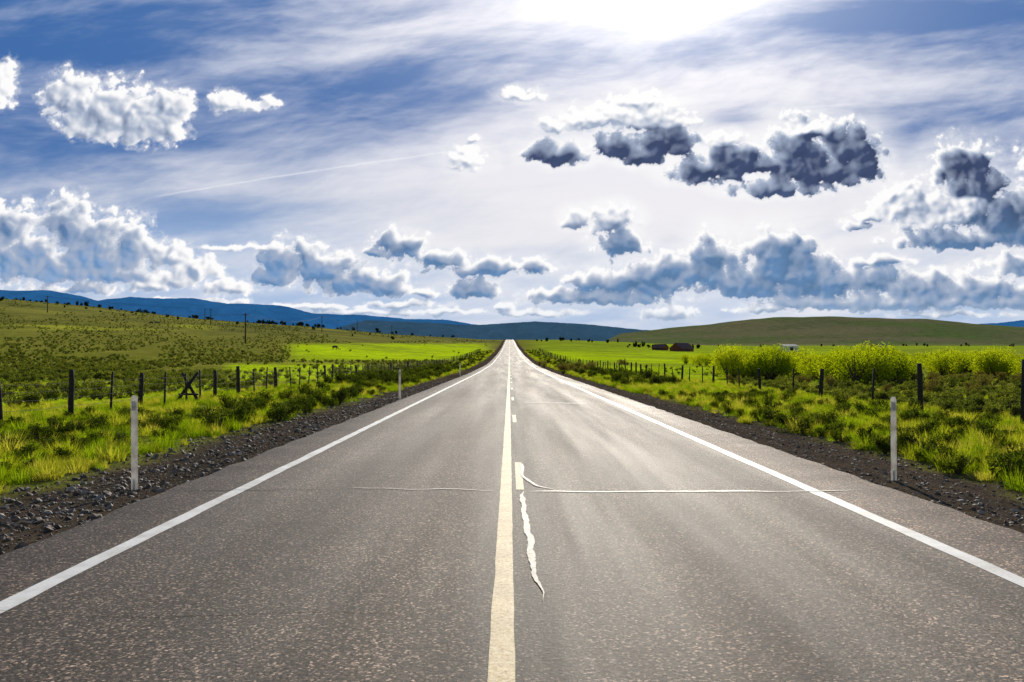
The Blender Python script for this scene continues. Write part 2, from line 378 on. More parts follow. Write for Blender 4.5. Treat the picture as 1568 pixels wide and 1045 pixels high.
Lx=P[:,:1].copy(); Lx[...,0]-=.05; Lx[...,2]-=.09; Rx=P[:,-1:].copy(); Rx[...,0]+=.05; Rx[...,2]-=.09
P=np.concatenate([Lx,P,Rx],1)
road=fast_grid('road',P,am)
def paint(name,c0,c1,rough=.7,wear=.5,spec=.2,bump=.6,soft=.12):
    m,nt,out=new_mat(name); b=N(nt,'ShaderNodeBsdfPrincipled',inp={'Roughness':rough,'Specular IOR Level':spec})
    a=ramp(nt,noise_node(nt,30,6,.85),[(wear-.13,(.07,.06,.052)),(wear-.03,c1),(wear+soft,c0)])
    dirt=ramp(nt,noise_node(nt,2.5,6,.65),[(.3,(.68,.66,.63)),(.6,(1,1,1))])
    nt.links.new(mixc(nt,a,dirt,1.,'MULTIPLY'),b.inputs['Base Color'])
    bp=N(nt,'ShaderNodeBump',inp={'Strength':bump,'Distance':.006}); nt.links.new(noise_node(nt,40,5,.75),bp.inputs['Height']); nt.links.new(bp.outputs[0],b.inputs['Normal'])
    nt.links.new(b.outputs[0],out.inputs[0]); return m
pw=paint('white_road_paint',(.86,.85,.83),(.7,.69,.66),.6,.395,.3)
pyel=paint('yellow_road_paint',(.86,.74,.49),(.62,.43,.17),.65,.47,.24)
fast_grid('edge_line_marking',strip_mesh(-3.48,-3.32,yroad,.004,.02,2,3),pw)
fast_grid('edge_line_marking.001',strip_mesh(3.73,3.89,yroad,.004,.02,2,5),pw)
fast_grid('solid_centre_line_marking',strip_mesh(-.115,.03,yroad,.004,.012,2,7),pyel)
vs=[];fs=[]
s=11.7-12.2
while s<900:
    yy=np.unique(np.concatenate([[s,s+3.05],yroad[(yroad>s)&(yroad<s+3.05)]]))
    if s>-5:
        n0=len(vs)
        zz=np.interp(yy,yroad,zroad(yroad))+.004
        for y_,z_ in zip(yy,zz): vs+= [(.085,y_,z_),(.185,y_,z_)]
        for i in range(len(yy)-1): fs.append((n0+2*i,n0+2*i+1,n0+2*i+3,n0+2*i+2))
    s+=12.2
mesh_obj('dashed_centre_line_marking',vs,fs,pyel)
def ribbon(path,width,z,seed,step=.02,amp=.02,wn=.42,tl=.6):
    P=[Vector((*p,0)) for p in path]; pts=[]
    for a,b_ in zip(P[:-1],P[1:]):
        n=max(2,int((b_-a).length/step))
        for i in range(n): pts.append(a.lerp(b_,i/n))
    pts.append(P[-1]); A=np.array([(p.x,p.y) for p in pts]); s=np.arange(len(A))*step
    for _ in range(30): A[1:-1]=(A[:-2]+A[1:-1]*2+A[2:])/4
    d=np.gradient(A,axis=0); d/=np.linalg.norm(d,axis=1,keepdims=True)+1e-9; nrm=np.stack([-d[:,1],d[:,0]],1)
    A=A+nrm*(amp*fbm(s*1.1,s*0+seed,4,seed,.5))[:,None]*2
    tp=(sstep(0,tl*.5,s)*sstep(0,tl,s[-1]-s))**.7
    wl=width/2*(1+wn*2.4*fbm(s*1.9,s*0+seed+9,6,seed+2,.65)); wr=width/2*(1+wn*2.4*fbm(s*1.9,s*0+seed+19,6,seed+4,.65))
    l=A+nrm*(np.maximum(wl,width*.08)*tp)[:,None]; r=A-nrm*(np.maximum(wr,width*.08)*tp)[:,None]
    v=[];f=[]
    for i in range(len(A)): v+=[(l[i,0],l[i,1],z),(r[i,0],r[i,1],z)]
    for i in range(len(A)-1): f.append((2*i,2*i+1,2*i+3,2*i+2))
    return v,f
def ribbons(name,lst,mat,z0=.008):
    V=[];Fc=[]
    for j,(p,wd,am_) in enumerate(lst):
        v,f=ribbon(p,wd,z0+.001*j,11+j*3,amp=am_,tl=1.6 if j==3 else .6); n0=len(V); V+=v; Fc+=[tuple(i+n0 for i in q) for q in f]
    return mesh_obj(name,V,Fc,mat)
pc=paint('crack_sealant_pale',(.66,.60,.52),(.36,.31,.26),.6,.50,.3,.8,.08)
ribbons('sealed_road_crack',[([(-2.1,11.85),(-1.2,11.72),(-.6,11.75),(-.1,11.55)],.06,.05),([(.2,11.55),(1.2,11.5),(2.4,11.58),(3.6,11.5)],.085,.04),([(3.4,11.52),(4.5,11.65)],.05,.04),([(.17,11.6),(.145,10.4),(.165,9.3),(.195,8.4),(.185,7.5),(.215,6.3)],.058,.028),([(.165,14.7),(.19,13.4),(.24,12.6),(.36,12.0),(.62,11.6)],.045,.03),([(.45,34.0),(1.8,33.8),(3.0,33.6)],.20,.1)],pc,.006)
pd=simple('dark_crack_asphalt',(.02,.018,.016),.9)
ribbons('open_road_crack',[([(-3.9,6.1),(-2.5,6.0),(-1.2,6.15),(-.4,6.1)],.007,.04),([(-4.1,11.6),(-3.2,11.7),(-2.1,11.8)],.03,.03)],pd,.015)
print('road',time.time()-T0)

# ------------------------------------------------------------ mountains
def mountain(name,pts,D,col,air,depth,seed,rough=1.0):
    xs=np.array([p[0] for p in pts],float); es=np.array([p[1] for p in pts],float)
    u=np.linspace(xs[0],xs[-1],900); e=np.interp(u,xs,es)
    e=e+rough*(2.2*fbm(u/70,u*0,5,seed)+1.0*fbm(u/14,u*0,5,seed+2,.6))
    rows=[]; nr=40
    for i in range(nr):
        t=i/(nr-1); Y=D-depth*(1-t)
        zt=CZ+e/F*D; z0=-60
        z=z0+(zt-z0)*t**.8+(zt-z0)*.30*fbm(u/26+t*1.5,t*4+u*0,5,seed+5)*math.sin(math.pi*t)
        rows.append(np.stack([(u-780)/F*D,np.full_like(u,Y)+depth*.15*fbm(u/60,u*0+t*2,3,seed+8)*(1-t),z],-1))
    back=rows[-1].copy(); back[:,1]+=depth; back[:,2]=-100; rows.append(back)
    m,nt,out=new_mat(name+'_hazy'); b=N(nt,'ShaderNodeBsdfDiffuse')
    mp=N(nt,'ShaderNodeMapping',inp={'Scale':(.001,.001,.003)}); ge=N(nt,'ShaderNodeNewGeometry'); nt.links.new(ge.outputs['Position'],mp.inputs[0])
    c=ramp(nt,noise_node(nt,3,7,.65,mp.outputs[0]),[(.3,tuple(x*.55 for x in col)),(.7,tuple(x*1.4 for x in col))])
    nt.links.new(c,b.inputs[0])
    em=N(nt,'ShaderNodeEmission'); em.inputs[0].default_value=(*air,1); ad=N(nt,'ShaderNodeAddShader')   # airlight of several km of haze, put into the bluish colour and this emission
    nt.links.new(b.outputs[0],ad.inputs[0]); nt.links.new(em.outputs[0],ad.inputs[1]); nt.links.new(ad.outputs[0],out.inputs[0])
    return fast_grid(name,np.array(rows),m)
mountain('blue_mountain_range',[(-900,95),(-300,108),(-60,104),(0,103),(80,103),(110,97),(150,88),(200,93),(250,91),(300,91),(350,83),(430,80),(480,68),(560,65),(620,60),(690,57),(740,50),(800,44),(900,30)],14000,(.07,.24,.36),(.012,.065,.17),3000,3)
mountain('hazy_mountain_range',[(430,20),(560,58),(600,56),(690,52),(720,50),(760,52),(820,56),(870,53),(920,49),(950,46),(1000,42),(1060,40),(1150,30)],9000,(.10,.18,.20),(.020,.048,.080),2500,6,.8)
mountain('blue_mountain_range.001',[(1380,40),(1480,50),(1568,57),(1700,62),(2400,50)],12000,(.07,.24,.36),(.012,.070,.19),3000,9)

# ------------------------------------------------------------ plants: templates
def tuft(name,nb,h,spread,width,mat,seed,lean=.5):
    r=random.Random(seed); V=[];Fc=[]
    for i in range(nb):
        a=r.uniform(0,6.283); rad=spread*math.sqrt(r.random()); bx,by=rad*math.cos(a),rad*math.sin(a)
        a2=a+r.uniform(-.8,.8); L=h*r.uniform(.5,1.1); ln=lean*r.uniform(.2,1.1)*(.4+rad/spread)
        wd=width*r.uniform(.6,1.2); px_,py_=-math.sin(a2+r.uniform(-1,1)),math.cos(a2)
        n0=len(V)
        for k,(t,wf) in enumerate(((0,1),(.4,.9),(.75,.55))):
            off=L*ln*t*t; z=L*t*(1-.25*ln*t)
            cx,cy=bx+math.cos(a2)*off,by+math.sin(a2)*off
            V+=[(cx-px_*wd*wf/2,cy-py_*wd*wf/2,z-.02),(cx+px_*wd*wf/2,cy+py_*wd*wf/2,z-.02)]
        V.append((bx+math.cos(a2)*L*ln,by+math.sin(a2)*L*ln,L*(1-.25*ln)))
        Fc+=[(n0,n0+1,n0+3,n0+2),(n0+2,n0+3,n0+5,n0+4),(n0+4,n0+5,n0+6)]
    return mesh_obj(name,V,Fc,mat,link=False)
def bush(name,nl,R,H,leaf,mat,seed,twig=None,lobes=7):
    r=random.Random(seed); V=[];Fc=[]
    lob=[(r.uniform(-.6,.6)*R,r.uniform(-.6,.6)*R,r.uniform(.3,.75)*H,r.uniform(.3,.55)) for _ in range(lobes)]
    for i in range(nl):
        lx,ly,lz,lr=r.choice(lob)
        d=Vector((r.gauss(0,1),r.gauss(0,1),r.gauss(0,1))).normalized()*(r.random()**.4)
        x=lx+d.x*lr*R; y=ly+d.y*lr*R; z=lz+d.z*lr*H*.7
        if z<0: z=r.uniform(0,.3)*H
        a=Vector((r.gauss(0,1),r.gauss(0,1),r.gauss(0,1)+.6)).normalized(); b_=a.cross(Vector((r.gauss(0,1),r.gauss(0,1),r.gauss(0,1)))).normalized()
        s=leaf*r.uniform(.6,1.3); p=Vector((x,y,z)); n0=len(V)
        V+=[tuple(p-a*s),tuple(p+b_*s*.4),tuple(p+a*s),tuple(p-b_*s*.4)]; Fc.append((n0,n0+1,n0+2,n0+3))
    nleaf=len(Fc)
    for i in range(14):
        a=r.uniform(0,6.28); q=r.uniform(.2,.8); e=Vector((math.cos(a)*R*q,math.sin(a)*R*q,H*r.uniform(.6,.95))); n0=len(V); w_=.012*H+.006
        for s in((1,0),(-.5,.87),(-.5,-.87)): V.append((s[0]*w_*1.5,s[1]*w_*1.5,-.05))
        for s in((1,0),(-.5,.87),(-.5,-.87)): V.append((e.x+s[0]*w_*.4,e.y+s[1]*w_*.4,e.z))
        for k in range(3): Fc.append((n0+k,n0+(k+1)%3,n0+3+(k+1)%3,n0+3+k))
    ob=mesh_obj(name,V,Fc,mat,link=False)
    if twig:
        ob.data.materials.append(twig); mi=np.zeros(len(Fc),np.int32); mi[nleaf:]=1; ob.data.polygons.foreach_set('material_index',mi)
    return ob
def coll(name,obs):
    c=bpy.data.collections.new(name)
    for o in obs: c.objects.link(o)
    return c
def scatter(name,pts,sc,co,n,zs=None,tilt=.12):
    pts=np.asarray(pts,np.float32); k=len(pts)
    me=bpy.data.meshes.new(name); me.vertices.add(k); me.vertices.foreach_set('co',pts.reshape(-1))
    rot=np.zeros((k,3),np.float32); rot[:,2]=rng.random(k)*6.283; rot[:,:2]=rng.normal(0,tilt,(k,2))
    a=me.attributes.new('rv','FLOAT_VECTOR','POINT'); a.data.foreach_set('vector',rot.reshape(-1))
    s3=np.repeat(np.asarray(sc,np.float32)[:,None],3,1)
    s3[:,2]*=(rng.uniform(.75,1.25,k) if zs is None else zs)
    a=me.attributes.new('sv','FLOAT_VECTOR','POINT'); a.data.foreach_set('vector',s3.reshape(-1).astype(np.float32))
    a=me.attributes.new('ix','INT','POINT'); a.data.foreach_set('value',rng.integers(0,n,k).astype(np.int32))
    ob=bpy.data.objects.new(name,me); scene.collection.objects.link(ob)
    ng=bpy.data.node_groups.new(name+'_gn','GeometryNodeTree')
    ng.interface.new_socket('Geometry',in_out='INPUT',socket_type='NodeSocketGeometry'); ng.interface.new_socket('Geometry',in_out='OUTPUT',socket_type='NodeSocketGeometry')
    gi=ng.nodes.new('NodeGroupInput'); go=ng.nodes.new('NodeGroupOutput'); ip=ng.nodes.new('GeometryNodeInstanceOnPoints'); ci=ng.nodes.new('GeometryNodeCollectionInfo')
    ci.inputs['Collection'].default_value=co; ci.inputs['Separate Children'].default_value=True; ci.inputs['Reset Children'].default_value=True
    ip.inputs['Pick Instance'].default_value=True
    def na(nm,t):
        q=ng.nodes.new('GeometryNodeInputNamedAttribute'); q.data_type=t; q.inputs['Name'].default_value=nm
        return [o for o in q.outputs if o.enabled and o.name=='Attribute'][0]
    L=ng.links
    L.new(gi.outputs[0],ip.inputs['Points']); L.new(ci.outputs[0],ip.inputs['Instance']); L.new(na('ix','INT'),ip.inputs['Instance Index'])
    L.new(na('rv','FLOAT_VECTOR'),ip.inputs['Rotation']); L.new(na('sv','FLOAT_VECTOR'),ip.inputs['Scale']); L.new(ip.outputs[0],go.inputs[0])
    m=ob.modifiers.new('scatter','NODES'); m.node_group=ng
    return ob
def P3(X,Y,dz=0): return np.stack([X,Y,ground_z(X,Y)+dz],-1)
def inview(X,Y,m=.62): return np.abs(X)/np.maximum(Y,.1)<m

g_yel=leafy('grass_yellow_green',[(0,(.18,.20,.02)),(.35,(.28,.29,.03)),(.7,(.38,.34,.07)),(1,(.46,.38,.16))],.58)
g_grn=leafy('grass_green',[(0,(.05,.075,.01)),(.5,(.18,.25,.012)),(1,(.32,.39,.02))],.6)
sage=leafy('sagebrush_leaf',[(0,(.055,.07,.022)),(.5,(.13,.145,.035)),(1,(.23,.24,.06))],.4)
dkb=leafy('dark_shrub_leaf',[(0,(.03,.04,.010)),(.6,(.07,.095,.015)),(1,(.15,.17,.022))],.4)
wil=leafy('willow_leaf',[(0,(.20,.25,.012)),(.5,(.33,.37,.014)),(1,(.42,.43,.03))],.5)
brn=leafy('bare_shrub_twig',[(0,(.12,.085,.04)),(.6,(.18,.15,.06)),(1,(.20,.20,.06))],.35)
conif=leafy('juniper_leaf',[(0,(.012,.020,.010)),(1,(.03,.042,.018))],.1)
twg=simple('twig_bark',(.09,.065,.045),.9)
cY=coll('grass_yellow_templates',[tuft('tuft_y%d'%i,60,.28,.12,.010,g_yel,i,.85) for i in range(4)])
cG=coll('grass_green_templates',[tuft('tuft_g%d'%i,60,.26,.14,.011,g_grn,10+i,.85) for i in range(4)])
cT=coll('tussock_templates',[tuft('tuss_%d'%i,150,.38,.24,.011,g_yel if i%2 else g_grn,20+i,.85) for i in range(4)])
cS=coll('sage_templates',[bush('sage_%d'%i,300,.5,.6,.065,sage,30+i,twg) for i in range(4)])
cD=coll('dark_shrub_templates',[bush('dshrub_%d'%i,600,.6,.8,.06,dkb,40+i,twg) for i in range(3)])
cW=coll('willow_templates',[bush('willow_%d'%i,2800,1.6,2.4,.075,wil,50+i,twg,11) for i in range(4)])
cB=coll('brown_shrub_templates',[bush('bshrub_%d'%i,800,.8,1.1,.06,brn,60+i,twg) for i in range(3)])
cJ=coll('juniper_templates',[bush('junip_%d'%i,400,1.7,3.8,.32,conif,70+i,twg,6) for i in range(3)])

def band(n,x0,x1,y0,y1,side):
    t=rng.random(n); Y=y0*(y1/y0)**t; X=side*rng.uniform(x0,x1,n)
    return X,Y
allx=[];
for side,e0 in((-1,6.9),(1,7.2)):
    X,Y=band(10500,e0-.4,15,6,90,side)
    edge=e0+.6*fbm(Y*.6,Y*0+side,3,90)*2+.5*(1-sstep(14,30,Y)); k=(np.abs(X)>edge)&inview(X,Y); X,Y=X[k],Y[k]
    dens=fbm(X/.8,Y/.8,3,93); k=dens>.03-.25*sstep(10,13,np.abs(X)); X,Y=X[k],Y[k]
    allx.append((X,Y))
X=np.concatenate([a[0] for a in allx]); Y=np.concatenate([a[1] for a in allx])
k=(fbm(X/2,Y/2,3,95)+np.where(X<0,.08,-.04))>0
scatter('green_grass',P3(X[k],Y[k]),rng.uniform(.35,1.0,k.sum()),cG,4)
scatter('yellow_grass',P3(X[~k],Y[~k]),rng.uniform(.35,1.0,(~k).sum()),cY,4)
Xs=[];Ys=[]
for side,e0,n in((-1,7.2,520),(1,7.4,900)):
    X,Y=band(n,e0,13,9,60,side); Xs.append(X);Ys.append(Y)
    X,Y=band(1300,6.6,11,50,420,side); Xs.append(X);Ys.append(Y)
X=np.concatenate(Xs);Y=np.concatenate(Ys); k=inview(X,Y); X,Y=X[k],Y[k]
scatter('tussock_grass',P3(X,Y),rng.uniform(.45,1.1,len(X))*(1+sstep(60,300,Y)*.5),cT,4)
X,Y=band(70,7,10,24,60,-1); X2,Y2=band(260,7.4,13,12,45,1); X3,Y3=band(320,7,12,60,420,-1); X4,Y4=band(260,7.5,12,60,420,1); X5,Y5=band(130,8.0,13,13,30,-1)
S=np.concatenate([rng.uniform(.4,.9,70),rng.uniform(.25,.6,260),rng.uniform(.5,1.1,580),rng.uniform(.25,.5,130)])
X=np.concatenate([X,X2,X3,X4,X5]);Y=np.concatenate([Y,Y2,Y3,Y4,Y5]); k=inview(X,Y); X,Y=X[k],Y[k]
scatter('dark_roadside_shrubs',P3(X,Y),S[k],cD,3)
n=13000; Y=14*(200/14)**rng.random(n); u=rng.uniform(-.62,.62,n); X=u*Y; k=np.abs(X)>13; X,Y=X[k],Y[k]
kk=fbm(X/5,Y/5,3,97)>-.1; X,Y=X[kk],Y[kk]
mg=(fbm(X/8,Y/8,3,98)>-.05)
scatter('meadow_grass',P3(X[mg],Y[mg]),rng.uniform(.4,.95,mg.sum()),cG,4)
scatter('dry_meadow_grass',P3(X[~mg],Y[~mg]),rng.uniform(.4,.95,(~mg).sum()),cY,4)
n=19000; t=rng.random(n); Y=34*(900/34)**t; u=rng.uniform(-.68,-.015,n); X=u*Y; k=(X<-14); X,Y=X[k],Y[k]
px_=780+F*X/Y; py_=548-F*(ground_z(X,Y)-CZ)/Y
inb=((px_>445)&(px_<742)&(py_>526)&(py_<553)&(rng.random(len(X))<.97))|((px_>345)&(px_<560)&(py_>556)&(py_<586)&(rng.random(len(X))<.88))|((py_>582)&(rng.random(len(X))<.8))
k=(~inb)&(fbm(X/(8+Y/12),Y/(8+Y/12),3,99)>-.18); X,Y=X[k],Y[k]
scatter('sagebrush',P3(X,Y),rng.uniform(.35,1.05,len(X))*(1+sstep(100,800,Y)*.45),cS,4)
n=1700; t=rng.random(n); Y=28*(150/28)**t; u=rng.uniform(.10,.66,n); X=u*Y; px_=780+F*u
k=(X>14)&((px_>1130)|(rng.random(n)<.12)); X,Y=X[k],Y[k]
scatter('meadow_scrub',P3(X,Y),rng.uniform(.35,.8,len(X)),cS,4)
def blob_pts(lst):
    X=[];Y=[];S=[]
    for px,Yd,n,spx,sy,s0,s1 in lst:
        y=Yd*np.exp(rng.normal(0,sy,n)); u=(px-780+rng.normal(0,spx,n))/F
        X.append(u*y);Y.append(y);S.append(rng.uniform(s0,s1,n))
    return np.concatenate(X),np.concatenate(Y),np.concatenate(S)
X,Y,S=blob_pts([(1128,84,6,7,.03,.9,1.15),(1158,80,6,7,.03,.85,1.1),(1182,78,8,9,.04,.95,1.2),(1222,86,6,6,.03,.9,1.15),(1252,78,6,6,.03,.75,1.0),(1292,68,10,9,.03,.85,1.1),(1330,66,12,11,.04,.95,1.2),(1366,69,10,11,.04,.85,1.1),(1440,105,9,12,.05,1.0,1.3),(1475,95,6,12,.05,.7,1.0),(1535,88,14,20,.06,.85,1.15),(1610,86,16,30,.08,.85,1.15),(1075,170,5,9,.03,.8,1.1),(1058,185,4,7,.03,.7,1.0),(1160,230,9,20,.05,.9,1.2),(1270,240,9,30,.05,.8,1.2),(1400,220,14,50,.08,.9,1.3),(1500,190,12,45,.08,.9,1.3)])
scatter('willow_shrubs',P3(X,Y),S,cW,4,zs=rng.uniform(.85,1.1,len(X)))
X,Y,S=blob_pts([(1445,72,9,30,.1,.5,.9),(1545,66,12,35,.1,.5,.9),(875,120,9,12,.08,.7,1.3),(900,135,6,8,.08,.8,1.2),(955,180,5,5,.03,.7,1.1),(835,150,5,5,.1,.7,1.1),(1250,56,6,60,.08,.35,.7),(1450,48,8,70,.1,.35,.7),(1400,130,14,90,.08,.8,1.3)])
scatter('brown_shrubs',P3(X,Y),S,cB,3)
pts=[];S=[]
for px,n,sp,Y0 in((10,5,8,860),(32,3,4,840),(60,5,14,820),(95,3,20,870),(128,4,5,800),(215,7,8,850),(226,4,5,850),(296,5,4,860),(318,3,4,840),(395,6,8,880),(420,8,12,885),(445,8,12,885),(462,6,8,885),(500,4,16,900),(560,5,30,900),(640,5,30,900)):
    for i in range(n):
        y=Y0*rng.uniform(.98,1.04); x=(px-780+rng.normal(0,sp))/F*y; pts.append((x,y,gz(x,y)-.2)); S.append(rng.uniform(.7,1.4))
for i in range(46):
    y=rng.uniform(560,900); x=rng.uniform(-.6,-.12)*y; pts.append((x,y,gz(x,y)-.2)); S.append(rng.uniform(.4,.9))
for px,n,sp,Y0 in((975,9,8,650),(995,5,12,640),(1075,4,10,650),(1140,3,20,900),(1300,5,60,1000),(1420,5,60,1000),(840,8,20,900),(900,9,30,900),(1500,8,50,1000)):
    for i in range(n):
        y=Y0*rng.uniform(.95,1.1); x=(px-780+rng.normal(0,sp))/F*y; pts.append((x,y,gz(x,y)-.2)); S.append(rng.uniform(.5,1.1))
scatter('distant_junipers',np.array(pts),np.array(S),cJ,3,tilt=.04)
print('plants',time.time()-T0)

def rock(name,mat,seed):
    import bmesh
    bm=bmesh.new(); bmesh.ops.create_icosphere(bm,subdivisions=1,radius=1); r=random.Random(seed)
    for v in bm.verts: v.co*=r.uniform(.65,1.15); v.co.z*=.6
    me=bpy.data.meshes.new(name); bm.to_mesh(me); bm.free(); me.materials.append(mat); return bpy.data.objects.new(name,me)
m,nt,out=new_mat('gravel_stone'); b=N(nt,'ShaderNodeBsdfPrincipled',inp={'Roughness':.75,'Specular IOR Level':.4}); oi=N(nt,'ShaderNodeObjectInfo')
nt.links.new(ramp(nt,oi.outputs['Random'],[(0,(.08,.058,.044)),(.6,(.17,.125,.095)),(.9,(.32,.255,.20)),(1,(.50,.44,.37))]),b.inputs[0]); nt.links.new(b.outputs[0],out.inputs[0])
cR=coll('gravel_templates',[rock('stone_%d'%i,m,i) for i in range(5)])
Xs=[];Ys=[]
for side,e0 in((-1,4.3),(1,4.86)):
    X,Y=band(11000,e0,e0+3.2,5,70,side); Xs.append(X);Ys.append(Y)
X=np.concatenate(Xs);Y=np.concatenate(Ys);k=inview(X,Y)
X,Y=X[k],Y[k]; S=.007+.055*rng.random(len(X))**7+.012*rng.random(len(X)); S*=np.where(X>0,.75,1.15)
scatter('gravel_shoulder',P3(X,Y,.002),S,cR,5,zs=1,tilt=.5)

# ------------------------------------------------------------ tubes / fences / posts
def tube(V,Fc,path,rad,ns=6,cap=True):
    n0=len(V); Pn=[Vector(p) for p in path]
    for i,p in enumerate(Pn):
        t=(Pn[min(i+1,len(Pn)-1)]-Pn[max(i-1,0)]).normalized(); up=Vector((0,0,1)) if abs(t.z)<.9 else Vector((1,0,0))
        a=t.cross(up).normalized(); b_=t.cross(a); r=rad[i] if hasattr(rad,'__len__') else rad
        for k in range(ns):
            an=2*math.pi*k/ns; V.append(tuple(p+(a*math.cos(an)+b_*math.sin(an))*r))
    for i in range(len(Pn)-1):
        for k in range(ns):
            k2=(k+1)%ns; Fc.append((n0+i*ns+k,n0+i*ns+k2,n0+(i+1)*ns+k2,n0+(i+1)*ns+k))
    if cap: Fc.append(tuple(n0+k for k in range(ns))[::-1]); Fc.append(tuple(n0+(len(Pn)-1)*ns+k for k in range(ns)))
wood=simple('weathered_post_wood',(.045,.036,.030),.95,.4,14,bump=.5)
steel=simple('rusty_fence_steel',(.04,.034,.03),.9,.3,20)
def fence(name,side,xoff,posts,brace=None,yend=420,step=4.2):
    par=bpy.data.objects.new(name,None); scene.collection.objects.link(par)
    V=[];Fc=[];V2=[];F2=[];tops=[]; r=random.Random(int(xoff*10))
    ys_=list(posts); y=max(q[0] for q in ys_)
    while y<yend: y+=step*r.uniform(.85,1.15); ys_.append((y,r.choice([0,0,1]),r.uniform(1.05,1.35)))
    for y,big,h in ys_:
        x=side*xoff+r.uniform(-.12,.12); z=gz(x,y); lx,ly=r.uniform(-.10,.10),r.uniform(-.05,.05)
        if big:
            rr=.085*r.uniform(.8,1.15); path=[(x,y,z-.2),(x+lx*.4,y+ly*.4,z+h*.4),(x+lx*.7+.01,y+ly*.7,z+h*.75),(x+lx,y+ly,z+h)]
            tube(V,Fc,path,[rr*1.1,rr,rr*.95,rr*.85],9)
        else:
            tube(V,Fc,[(x,y,z-.2),(x+lx*.5,y+ly*.5,z+h*.5),(x+lx,y+ly,z+h)],[.042,.038,.034],6)
        tops.append((y,x,lx,z,h))
    if brace:
        y=brace; x=side*xoff; z=gz(x,y)
        tube(V,Fc,[(x-.55,y-.1,z-.1),(x+.35,y+.1,z+1.25)],[.07,.06],8); tube(V,Fc,[(x+.5,y,z-.1),(x-.3,y+.15,z+1.2)],[.07,.06],8); tube(V,Fc,[(x-.4,y,z+.35),(x+.4,y,z+.35)],.04,8)
    tops.sort()
    for f in(.35,.58,.78,.96):
        for a,b_ in zip(tops[:-1],tops[1:]):
            if a[0]>200: continue
            pa=Vector((a[1]+a[2]*f+.05*-side,a[0],a[3]+1.12*f)); pb=Vector((b_[1]+b_[2]*f+.05*-side,b_[0],b_[3]+1.12*f)); mid=(pa+pb)/2; mid.z-=.03
            tube(V2,F2,[pa,mid,pb],.0045,3,False)
    mesh_obj('posts',V,Fc,wood,True,par); mesh_obj('wires',V2,F2,steel,False,par)
    return par
fence('barbed_wire_fence',-1,13.0,[(20.5,0,1.2),(23.8,1,1.2),(27.4,1,1.45),(30.2,0,1.35),(32.6,1,1.25),(34.7,0,1.3),(37.3,0,1.2),(39.2,0,1.3),(41.2,1,1.25),(44.3,1,1.4),(47,0,1.25),(49.5,0,1.3),(52,1,1.3)],brace=37.5,step=2.7)
fence('barbed_wire_fence',1,13.4,[(19.5,0,1.3),(24.1,1,1.75),(29.9,1,1.65),(34.3,0,1.45),(39.5,1,1.35),(43.4,0,1.3),(49,1,1.25),(53.5,0,1.2)],step=3.6)
pwht,nt,out=new_mat('delineator_white_plastic')
d_=N(nt,'ShaderNodeBsdfDiffuse'); t_=N(nt,'ShaderNodeBsdfTranslucent'); mx=N(nt,'ShaderNodeMixShader',inp={0:.42})
cc_=ramp(nt,noise_node(nt,7,5,.6),[(.3,(.62,.58,.52)),(.65,(.86,.84,.80))]); nt.links.new(cc_,d_.inputs[0]); nt.links.new(cc_,t_.inputs[0])
nt.links.new(d_.outputs[0],mx.inputs[1]); nt.links.new(t_.outputs[0],mx.inputs[2]); nt.links.new(mx.outputs[0],out.inputs[0])
refl=simple('reflector_sheeting',(.75,.76,.78),.25,.1,30)
insm=simple('porcelain_insulator_brown',(.06,.035,.025),.5)
def delineator(x,y,h=1.2,w_=.095,lean=.0):
    z=gz(x,y); par=bpy.data.objects.new('delineator_post',None); scene.collection.objects.link(par); par.location=(x,y,z); par.rotation_euler=(0,lean,0)
    V=[];Fc=[]; n=8; lv=[-.25,0,h*.5,h-.05,h-.02,h-.004]; wf=[1,1,.98,.98,.85,.55]
    for side in(0,1):
        for l,q in zip(lv,wf):
            for i in range(n+1):
                t=i/n*2-1; V.append((t*w_/2*q,(.016*(1-t*t))*-1+side*.006,l))
    m_=n+1; L=len(lv)
    for s in(0,1):
        o=s*L*m_
        for j in range(L-1):
            for i in range(n):
                f=(o+j*m_+i,o+j*m_+i+1,o+(j+1)*m_+i+1,o+(j+1)*m_+i); Fc.append(f if s==0 else f[::-1])
    o=L*m_
    for j in range(L-1):
        Fc.append((j*m_,(j+1)*m_,o+(j+1)*m_,o+j*m_)); a=j*m_+n; Fc.append((a,o+a,o+a+m_,a+m_))
    for i in range(n): a=(L-1)*m_+i; Fc.append((a,a+1,o+a+1,o+a))
    mesh_obj('marker_blade',V,Fc,pwht,False,par)
    V=[(-.03,.009,h-.2),(.03,.009,h-.2),(.03,.009,h-.07),(-.03,.009,h-.07),(-.03,.013,h-.2),(.03,.013,h-.2),(.03,.013,h-.07),(-.03,.013,h-.07)]
    mesh_obj('reflector',V,[(0,1,2,3),(5,4,7,6),(0,4,5,1),(3,2,6,7),(0,3,7,4),(1,5,6,2)],refl,False,par)
    V=[];Fc=[]; tube(V,Fc,[(0,.024,-.05),(0,.024,.16)],.016,8); mesh_obj('anchor_stub',V,Fc,steel,True,par)
delineator(-5.03,12.45,1.28,.09,-.012); delineator(5.57,13.4,1.22,.085,.0)
delineator(-4.5,38,1.25,.09); delineator(-4.7,88,1.25,.09)
